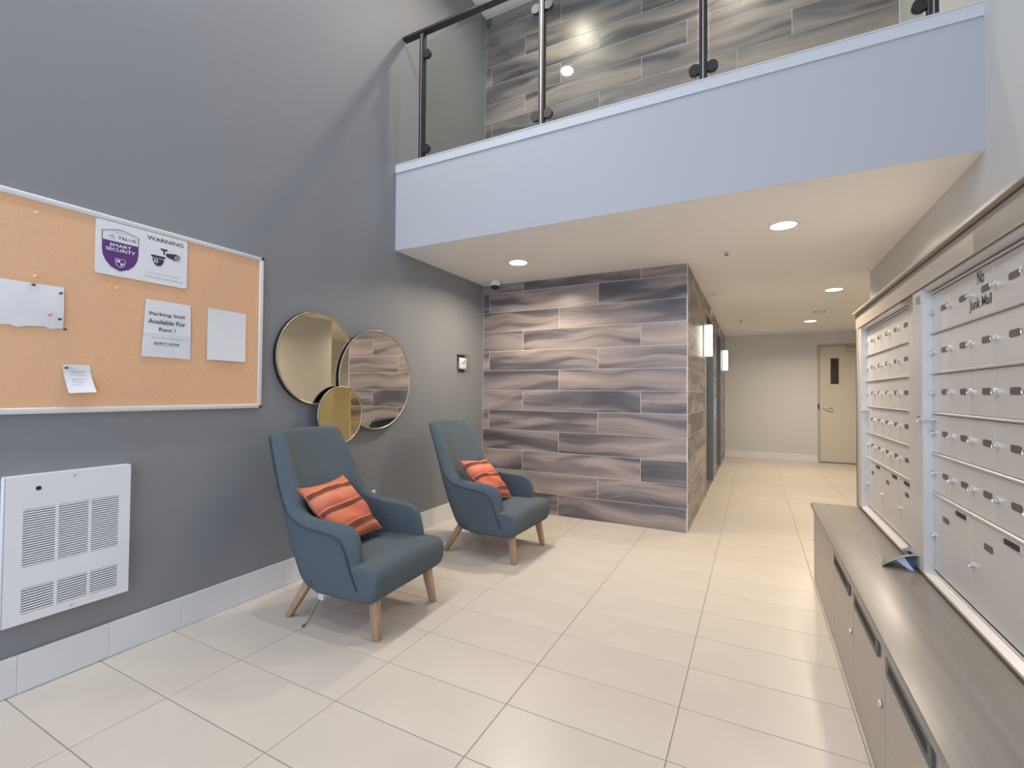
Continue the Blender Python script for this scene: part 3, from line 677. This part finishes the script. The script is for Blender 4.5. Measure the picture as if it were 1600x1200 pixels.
# ================================================================== ARMCHAIRS
def armchair(name):
    root = empty(name)
    XB = [(.185, -.452), (.195, -.475), (.21, -.497), (.26, -.532), (.40, -.597), (.63, -.674), (.825, -.745), (.97, -.800)]
    WW = [(.185, .282), (.20, .294), (.24, .304), (.5, .312), (.6, .309), (.75, .303), (.97, .288)]
    TB = [(.185, .09), (.40, .11), (.6, .095), (.8, .07), (.97, .045)]
    TS = [(.185, .07), (.5, .078), (.65, .06), (.97, .035)]
    rim = catmull([(-.045, .185), (-.085, .26), (-.125, .34), (-.145, .40), (-.172, .455), (-.215, .490), (-.28, .503), (-.36, .510), (-.45, .522), (-.53, .555), (-.59, .615), (-.642, .70), (-.702, .83), (-.762, .955)], 46)
    rin = catmull([(-.030, .185), (-.062, .26), (-.096, .34), (-.108, .42), (-.122, .485), (-.155, .522), (-.22, .534), (-.30, .537), (-.40, .543), (-.50, .572), (-.568, .63), (-.622, .71), (-.682, .83), (-.738, .958)], 46)
    SH = -.034
    XB = [(z, x+SH) for z, x in XB]; rim = [Vector((p.x+SH, p.y)) for p in rim]; rin = [Vector((p.x+SH, p.y)) for p in rin]
    NU = 33
    def section(z, w, xb, rc, bulge, xr, sgnclip):
        D = [Vector((xr, w))]; x = xr
        if xr > xb+rc:
            D += [Vector((xr+(xb+rc-xr)*i/8, w)) for i in range(1, 9)]
        for i in range(13):
            a = PI/2*i/12; p = Vector((xb+rc-rc*math.sin(a), w-rc+rc*math.cos(a)))
            if p.x < xr: D.append(p)
        if xr <= xb+rc:                       # start on the arc
            s = min(1, max(0, (xb+rc-xr)/rc)); a = math.asin(s); D[0] = Vector((xr, w-rc+rc*math.cos(a)))
        for i in range(1, 11):
            yy = (w-rc)*(1-i/10); D.append(Vector((xb-bulge*(1-(yy/(w-rc))**2), yy)))
        R = resample(D, (NU+1)//2)
        return R+[Vector((p.x, -p.y)) for p in R[-2::-1]]
    O, I = [], []
    for (X, z), (X2, z2) in zip([(p.x, p.y) for p in rim], [(p.x, p.y) for p in rin]):
        w, xb = interp(z, WW), interp(z, XB); tb, ts = interp(z, TB), interp(z, TS)
        xo = max(X, xb+.02); xi = max(X2, interp(z2, XB)+interp(z2, TB)+.025); w2 = interp(z2, WW)-interp(z2, TS); xb2 = interp(z2, XB)+interp(z2, TB)
        O.append([Vector((p.x, p.y, z)) for p in section(z, w, xb, .11, .018, xo, 1)])
        I.append([Vector((p.x, p.y, z2)) for p in section(z2, w2, xb2, interp(z2, [(.5, .11), (.65, .15), (.97, .16)]), .014, xi, 1)])
    NR = len(O); V, F = [], []
    def grid(A):
        s = len(V)
        for row in A: V.extend(row)
        n = len(A[0])
        for j in range(len(A)-1):
            for i in range(n-1): a = s+j*n+i; F.append((a, a+1, a+n+1, a+n))
    # arched top
    for A in (O, I):
        for j in range(NR):
            f = max(0, (j-NR+9)/8)
            for p in A[j]: p.z += f*.022*(1-(p.y/.26)**2)
    grid(O); grid(I)
    # rounded rims: front columns and top row
    def strip(a, b, dirs, bul):
        rows = []
        for p, q, d in zip(a, b, dirs):
            t = (p-q).length
            rows.append([p.lerp(q, s)+d*math.sin(PI*s)*t*bul for s in (0, .12, .3, .5, .7, .88, 1)])
        grid(rows)
    dirs = []
    for j in range(NR):
        a, b = rim[max(j-1, 0)], rim[min(j+1, NR-1)]; t = (b-a).normalized(); d = Vector((t.y, 0, -t.x))
        if d.x < 0 and d.z < 0: d = -d
        if d.z < -.3: d = Vector((1, 0, 0))
        f = max(0, (j-NR+6)/5); d = d.lerp(Vector((0, 0, 1)), f).normalized(); dirs.append(d)
    strip([r[0] for r in O], [r[0] for r in I], dirs, .30); strip([r[-1] for r in O], [r[-1] for r in I], dirs, .30)
    strip(O[-1], I[-1], [Vector((0, 0, 1))]*NU, .30)
    # underside
    grid([O[0], I[0]])
    me = bpy.data.meshes.new('shell'); me.from_pydata(V, [], F); bm = bmesh.new(); bm.from_mesh(me)
    bmesh.ops.remove_doubles(bm, verts=bm.verts, dist=.0008); bmesh.ops.recalc_face_normals(bm, faces=bm.faces); bm.to_mesh(me); bm.free()
    for p in me.polygons: p.use_smooth = True
    sh = link('backrest_shell', me, 'fabric', root)
    sh.modifiers.new('subsurf', 'SUBSURF').render_levels = 1; sh.modifiers[0].levels = 1
    pp = [r[0] for r in O[3:]]+[p for p in O[-1][1:-1]]+[r[-1] for r in O[:2:-1]]
    tube('piping', [p+Vector((.002, .003*(1 if p.y > 0 else -1), 0)) for p in pp], .0045, 'piping', sh, 8)
    # seat cushion
    sx0, sx1 = -.42, 0.0
    prof = [(sx0, .20), (sx0, .350), (-.36, .356), (-.25, .362), (-.08, .366), (-.03, .360), (-.006, .340), (.002, .30), (-.004, .25), (-.018, .215), (-.045, .192), (-.12, .185), (-.38, .185)]
    V, F = [], []; rr = .028
    rows = [(-1, k) for k in range(5)]+[(0, f) for f in (-.8, -.5, 0, .5, .8)]+[(1, k) for k in range(4, -1, -1)]
    cxp, czp = -.2, .275
    for sd_, k in rows:
        if sd_ == 0: yy, ins, crown = k*.25, 0, .012*(1-k*k)
        else: a_ = PI/2*(1-k/4); yy = sd_*(.304-rr+rr*math.sin(a_)); ins = rr*(1-math.cos(a_)); crown = 0
        for (x, z) in prof:
            dx, dz = (1 if x > -.06 else 0), (1 if z > .3 else -1 if z < .24 else 0)
            V.append((x-dx*ins, yy, z-dz*ins+(crown if z > .33 else 0)))
    n = len(prof); ny = len(rows)
    for j in range(ny-1):
        for i in range(n): a = j*n+i; b = j*n+(i+1) % n; F.append((a, b, b+n, a+n))
    F += [tuple(range(n)), tuple(range((ny-1)*n, ny*n))[::-1]]
    me = mesh('seat', V, F, True); st = link('seat', me, 'fabric', root)
    # wooden underframe and legs
    box('underframe', -.51, -.10, -.19, .19, .168, .187, 'oak', root, .004)
    def leg(top, bot, wt, wb):
        V = []
        for c, w in ((top, wt), (bot, wb)):
            V += [(c[0]+a*w[0]/2, c[1]+b*w[1]/2, c[2]) for a, b in ((-1, -1), (1, -1), (1, 1), (-1, 1))]
        o = obj('leg', V, [(0, 1, 2, 3), (7, 6, 5, 4), (0, 4, 5, 1), (1, 5, 6, 2), (2, 6, 7, 3), (3, 7, 4, 0)], 'oak', root)
        bev(o.data, .004, 2)
    for s in (-1, 1):
        leg((-.075, s*.222, .192), (-.042, s*.240, .001), (.048, .040), (.036, .030))
        leg((-.505, s*.222, .215), (-.640, s*.240, .001), (.055, .036), (.036, .030))
    return root
c1 = armchair('armchair')
tag(c1, 'blue-grey high-backed armchair beneath the mirrors, with a white tag hanging below', 'armchair', 'matching lobby armchairs')
# hanging tag and bead chain under the first chair
tg = prism('care_tag', [(-.478, -.190, .185), (-.444, -.190, .185), (-.448, -.188, .098), (-.482, -.188, .098)], (0, .002, 0), 'paper', c1)
tube('tag_cord', [(-.470, -.190, .10), (-.485, -.205, .06), (-.488, -.235, .02), (-.482, -.262, .006), (-.475, -.290, .004)], .0022, 'grey_plastic', c1, 6)
lathe('cord_weight', (-.473, -.296, .008), 'z', [(.0001, -.007), (.006, -.005), (.008, 0), (.006, .005), (.0001, .007)], 'steel', c1, 12)
c1.location = (-1.602, 1.985, 0); c1.rotation_euler.z = math.radians(3)
def copy_tree(o, parent=None, skip=()):
    c = o.copy(); COL.objects.link(c); c.parent = parent
    for ch in list(o.children):
        if ch.name.split('.')[0] not in skip: copy_tree(ch, c)
    return c
c2 = copy_tree(c1, None, ('care_tag', 'tag_cord', 'cord_weight'))
tag(c2, 'blue-grey high-backed armchair standing closest to the plank wall', 'armchair', 'matching lobby armchairs')
c2.location = (-1.462, 3.207, 0); c2.rotation_euler.z = math.radians(-1)

def cushion(name, label, center, ux, uz, sx, sz, seed):
    rnd = random.Random(seed); n = 24; V, F = [], []
    ph = [rnd.uniform(0, 6) for _ in range(6)]
    for side in (1, -1):
        for j in range(n+1):
            for i in range(n+1):
                u, v = -1+2*i/n, -1+2*j/n
                pin_ = 1-.11*(1-abs(v)**2.0)*abs(u)**3*1.0; pinv = 1-.11*(1-abs(u)**2.0)*abs(v)**3
                x = u*sx/2*pin_; z = v*sz/2*pinv
                h = max(0, (1-abs(u)**2.6))**.55*max(0, (1-abs(v)**2.6))**.55
                wr = .008*math.sin(5*u+3*v+ph[0])*math.sin(4*v-2*u+ph[1])+.006*math.sin(9*u*v+ph[2]+4*u)+.004*math.sin(11*v+5*u+ph[4])
                V.append((x, side*(-.062*h+(wr*h if side == 1 else 0)), z+.006*math.sin(4*u+ph[3])*h))
    n1 = (n+1)**2
    for j in range(n):
        for i in range(n):
            a = j*(n+1)+i; q = (a, a+1, a+n+2, a+n+1); F.append(q); F.append(tuple(k+n1 for k in q[::-1]))
    me = bpy.data.meshes.new(name); me.from_pydata(V, [], F); bm = bmesh.new(); bm.from_mesh(me); bmesh.ops.remove_doubles(bm, verts=bm.verts, dist=.0003); bmesh.ops.recalc_face_normals(bm, faces=bm.faces); bm.to_mesh(me); bm.free()
    for p in me.polygons: p.use_smooth = True
    root = tag(empty(name), label, 'cushion', 'striped coral cushions')
    link('cover', me, 'cushion', root)
    rim = []
    for k in range(4):
        for i in range(n):
            s = -1+2*i/n; u, v = [(s, -1), (1, s), (-s, 1), (-1, -s)][k]
            rim.append((u*sx/2*(1-.11*(1-abs(v)**2)*abs(u)**3), 0, v*sz/2*(1-.11*(1-abs(u)**2)*abs(v)**3)))
    tube('seam', rim, .0032, 'cushion_edge', root, 6, closed=True)
    X = Vector(ux).normalized(); Z = Vector(uz); Z = (Z-X*Z.dot(X)).normalized(); Yv = Z.cross(X)
    R = Matrix((X, Yv, Z)).transposed().to_4x4(); R.translation = Vector(center); root.matrix_world = R
cushion('throw_cushion', 'striped coral throw cushion on the armchair beneath the mirrors', (-2.052, 1.905, .550), (-.07, .37, .01), (-.28, -.02, .31), .385, .40, 3)
cushion('throw_cushion', 'striped coral throw cushion on the armchair by the plank wall', (-1.850, 3.155, .540), (-.02, .40, -.040), (-.26, .02, .29), .42, .375, 8)

# ================================================================== MAIL CENTRE
MX, MP = .587, .622            # frame face, door face
CZ = .50                       # worktop height
# worktop and cabinets
ct = tag(box('worktop', .330, WR, .50, 3.70, CZ-.028, CZ, 'laminate_top', None, .003, 2), 'long low taupe laminate worktop below the mailboxes', 'worktop')
seams = [3.66, 2.782, 2.272, 1.774, 1.278, .78, .52]
labels = ['low laminate cabinet at the far end of the worktop, plain door', 'low laminate cabinet with slotted door, second from the corridor end', 'low laminate cabinet with slotted door, third from the corridor end',
          'low laminate cabinet with slotted door, fourth from the corridor end', 'low laminate cabinet with slotted door closest to the entrance', 'narrow plain filler cabinet at the entrance end of the worktop']
for i, (b, a) in enumerate(zip(seams, seams[1:])):
    cbn = tag(empty('low_cabinet', (.64, (a+b)/2, 0)), labels[i], 'cabinet', 'low cabinets under the worktop')
    slot = i in (1, 2, 3, 4)
    boxes('carcass', [(.372, WR-.01, a+.002, a+.018, 0, CZ-.029), (.372, WR-.01, b-.018, b-.002, 0, CZ-.029), (.372, WR-.01, a+.018, b-.018, 0, .02), (WR-.03, WR-.01, a+.018, b-.018, .02, CZ-.029)], 'laminate', cbn)
    if slot:
        s0, s1, z0, z1 = a+.075, b-.075, .415, .447
        dr = boxes('door', [(.345, .365, a+.0025, b-.0025, .008, z0), (.345, .365, a+.0025, b-.0025, z1, CZ-.032), (.345, .365, a+.0025, s0, z0, z1), (.345, .365, s1, b-.0025, z0, z1)], 'laminate', cbn)
        f = []
        out = rrect((s0+s1)/2, (z0+z1)/2, s1-s0+.05, z1-z0+.032, .012); inn = rrect((s0+s1)/2, (z0+z1)/2, s1-s0-.004, z1-z0-.004, .002)
        n = len(out)
        V = [(.337, p, q) for p, q in out]+[(.337, p, q) for p, q in inn]+[(.345, p, q) for p, q in out]+[(.362, p, q) for p, q in inn]
        F = []
        for k in range(n):
            k2 = (k+1) % n
            F += [(k, k2, n+k2, n+k), (k, 2*n+k, 2*n+k2, k2), (n+k, n+k2, 3*n+k2, 3*n+k)]
        obj('slot_frame', V, F, 'grey_plastic', dr)
        box('slot_flap', .372, .376, s0-.02, s1+.02, z0-.03, z1+.02, 'dark_hole', dr)
        cyl('lock', (.345, a+.04, .267), 'x', .011, -.009, 'chrome', dr, 20)
    else:
        dr = box('door', .345, .365, a+.0025, b-.0025, .008, CZ-.032, 'laminate', cbn, .001)
        if i == 0: cyl('lock', (.345, b-.06, .285), 'x', .011, -.009, 'chrome', dr, 20)
# surround
FA, FB = 3.735, .52            # far end, near end of the surround
su = tag(empty('mailbox_surround', (.78, 2.2, CZ)), 'taupe laminate surround framing the mailbox wall above the worktop', 'surround')
box('top_board', MX, WR, FB, FA, 1.637, 1.727, 'laminate', su, .001)
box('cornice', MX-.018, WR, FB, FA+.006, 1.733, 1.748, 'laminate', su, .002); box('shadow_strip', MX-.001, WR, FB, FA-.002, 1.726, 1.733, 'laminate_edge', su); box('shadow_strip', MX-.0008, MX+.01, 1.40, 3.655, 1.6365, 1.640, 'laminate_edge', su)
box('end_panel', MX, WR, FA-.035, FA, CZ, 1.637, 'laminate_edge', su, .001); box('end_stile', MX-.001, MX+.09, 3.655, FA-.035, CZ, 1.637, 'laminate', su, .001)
box('blank_panel', MX, MX+.03, FB, 1.40, CZ, 1.637, 'laminate', su, .001)
box('back_panel', WR-.02, WR-.002, 1.40, 3.655, CZ, 1.637, 'laminate', su)
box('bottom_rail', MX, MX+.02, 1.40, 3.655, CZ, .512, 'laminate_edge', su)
for k in range(18): box('rib', MX-.0012, MX, FB+.05, 1.885, 1.645+k*.0042, 1.6472+k*.0042, 'laminate', su) if k < 17 else None
PIT, RH = .1755, .1565
RZ = [1.614, 1.457, 1.300, 1.145, .988, .834]; PB = .515
def plate_mesh():
    pts = rrect(0, 0, .060, .0205, .0075, 4); n = len(pts)
    return mesh('number_plate', [(0, a, b) for a, b in pts]+[(-.0012, a, b) for a, b in pts], [tuple(range(n)), tuple(range(n, 2*n))[::-1]]+[(i, (i+1) % n, (i+1) % n+n, i+n) for i in range(n)])
PLATE = plate_mesh()
def lock_mesh():
    V, F = [], []; n = 16
    for x, r in ((0, .0105), (-.004, .0105), (-.006, .0085), (-.012, .008), (-.0125, .006), (-.0105, .005)):
        for i in range(n): t = 2*PI*i/n; V.append((x, r*math.cos(t), r*math.sin(t)))
    for j in range(5):
        for i in range(n): F.append((j*n+i, j*n+(i+1) % n, (j+1)*n+(i+1) % n, (j+1)*n+i))
    F.append(tuple(range(5*n, 6*n)))
    m = mesh('lock', V, F, False); return m
LOCK = lock_mesh()
def mail_unit(yl, ncol, label, sticker=False):
    yr = yl-ncol*PIT
    u = tag(empty('mailbox_unit', (MP, (yl+yr)/2, CZ)), label, 'mailbox unit', 'apartment mailbox units')
    # frame: posts beside the doors with deep returns, sloping sill, head
    box('unit_body', MP+.012, WR-.03, yr-.015, yl+.015, .515, 1.614, 'mail_metal', u)
    box('post', MX+.002, MP+.012, yl, yl+.070 if yl > 3 else yl+.118, .512, 1.637, 'mail_metal', u, .002)
    if yl > 3: box('filler_panel', MP, MP+.012, 2.508, yr, .512, 1.637, 'mail_metal', u)
    if yl < 3: box('post', MX+.002, MP+.012, yr-.10, yr, .512, 1.637, 'mail_metal', u, .002)
    prism('head_rail', [(MX+.004, yr, 1.637), (MX+.004, yr, 1.630), (MP-.002, yr, 1.6225), (MP+.012, yr, 1.6225), (MP+.012, yr, 1.637)], (0, yl-yr, 0), 'mail_metal', u)
    prism('sill_rail', [(MX+.002, yr, .512), (MX+.002, yr, .520), (MP-.010, yr, .530), (MP-.009, yr, .5355), (MP-.004, yr, .5355), (MP, yr, .528), (MP, yr, .512)], (0, yl-yr, 0), 'mail_metal', u)
    box('head_shade_strip', MP-.003, MP+.004, yr, yl, 1.6165, 1.6225, 'laminate_edge', u)  # solid dark strip standing in for the shadow under the head rail
    box('head_lip', MP-.007, MP+.004, yr, yl, 1.6105, 1.6165, 'mail_metal', u, .001)
    for z in RZ[1:]:
        prism('shelf_lip', [(MP+.003, yr, z-.0045), (MP-.007, yr, z-.003), (MP-.008, yr, z+.002), (MP-.004, yr, z+.0045), (MP+.003, yr, z+.0035)], (0, yl-yr, 0), 'mail_metal', u)
    for r in range(5):
        z1, z0 = RZ[r], RZ[r+1]
        for c in range(ncol):
            a, b = yl-(c+1)*PIT, yl-c*PIT
            d = piece('mailbox_door', (.010, PIT-.0022, z1-z0-.012), 'mail_metal', u, (MP+.005, (a+b)/2, (z0+z1)/2-.0005), .0010)
            zc = (z0+z1)/2+.004
            link('number_plate', PLATE, 'mail_plate', d, (MP, b-.128, zc)); link('lock', LOCK, 'chrome', d, (MP, b-.019, zc-.002))
    # two parcel lockers and an outgoing-mail locker along the bottom
    edges = [yl, yl-PIT*2, yl-PIT*4, yr] if ncol == 5 else [yl, yr]
    for b, a in zip(edges, edges[1:]):
        d = piece('parcel_door', (.010, b-a-.0022, RZ[5]-.536-.004), 'mail_metal', u, (MP+.005, (a+b)/2, (RZ[5]-.004+.536)/2), .0010)
        link('number_plate', PLATE, 'mail_plate', d, (MP, b-.128, .756)); link('lock', LOCK, 'chrome', d, (MP, b-.012 if b == yl and yl < 3 else b-.02, .672))
        if b-a > .3 or b == edges[2]:
            w0 = b-.232 if b-a > .3 else b-.09
            pts = rrect(w0-.045, .808, .088, .0165, .005, 4)
            prism('slot_rim', [(MP-.0022, p, q) for p, q in rrect(w0-.045, .808, .096, .0235, .007, 4)], (.0022, 0, 0), 'mail_metal', d)
            prism('mail_slot', [(MP-.0032, p, q) for p, q in pts], (.0012, 0, 0), 'dark_hole', d)
            tube('arrow_mark', [(MP-.0004, w0+.03, .808), (MP-.0004, w0+.018, .800), (MP-.0004, w0+.012, .812)], .0008, 'faint_ink', d, 6)
    box('door_stop', MX-.006, MP+.002, yl-.034, yl-.005, 1.118, 1.124, 'mail_metal', u, .001)
    if sticker:
        lettering('No', 'ink', u, 'R', MP-.0006, 1.945, 1.581, width=.048, height=.044, bold=.02, name='sticker_lettering')
        lettering('Junk Mail', 'ink', u, 'R', MP-.0006, 1.951, 1.499, width=.160, height=.042, bold=.02, name='sticker_lettering')
    return u
mail_unit(3.585, 5, 'grey metal bank of small mailboxes at the far corridor end of the surround')
u2_ = mail_unit(2.390, 5, 'grey metal bank of small mailboxes bearing the No Junk Mail sticker', True)
lk = link('lock', LOCK, 'chrome', u2_, (MX+.002, 2.41, 1.115)); cyl('lock', (MX+.002, 2.425, 1.125), 'x', .006, -.008, 'steel', u2_, 12)
box('plaque', MX, MX+.002, 2.40, 2.455, 1.585, 1.612, 'steel_light', u2_)
# flyer tented on the worktop
V, F = [], []
nu, nv = 10, 4
for s_ in (0, 1):
    for i in range(nu+1):
        t = i/nu
        near = Vector((.470+.128*t, 2.452, CZ+.003+.062*math.sin(t*PI*.5)**.9)); far = Vector((.500+.105*t, 2.585, CZ+.004+.030*t))
        for j in range(nv+1):
            p = near.lerp(far, j/nv); V.append((p.x, p.y, p.z+.004*math.sin(PI*j/nv)-.0010*s_))
n1 = (nu+1)*(nv+1)
for i in range(nu):
    for j in range(nv):
        a = i*(nv+1)+j; q = (a, a+1, a+nv+2, a+nv+1); F.append(q); F.append(tuple(k+n1 for k in q[::-1]))
rim = [i*(nv+1) for i in range(nu+1)]+[nu*(nv+1)+j for j in range(1, nv+1)]+[i*(nv+1)+nv for i in range(nu-1, -1, -1)]+[j for j in range(nv-1, 0, -1)]
for a, b in zip(rim, rim[1:]+rim[:1]): F.append((a, b, b+n1, a+n1))
fl = tag(empty('flyer', (.53, 2.48, CZ)), 'curled green flyer tented on the worktop against the mailboxes', 'flyer')
obj('top_sheet', V, F, 'flyer', fl, True)
prism('folded_sheet', [(.515, 2.462, CZ+.036), (.545, 2.460, CZ+.048), (.575, 2.445, CZ+.002), (.560, 2.450, CZ+.002)], (.002, .012, 0), 'flyer_leaf', fl)
prism('folded_sheet', [(.550, 2.50, CZ+.045), (.592, 2.50, CZ+.052), (.594, 2.49, CZ+.002), (.575, 2.49, CZ+.002)], (.002, .003, 0), 'flyer_back', fl)
# small white outlet glimpsed above the chair arm
ol = tag(empty('wall_outlet', (WL, 2.74, .40)), 'small white outlet on the grey wall behind the armchair arm', 'outlet')
box('cover_plate', WL, WL+.006, 2.672, 2.742, .34, .455, 'white_metal', ol, .002)
for z in (.375, .42): box('socket', WL+.006, WL+.0075, 2.692, 2.722, z-.012, z+.012, 'paper', ol, .001)
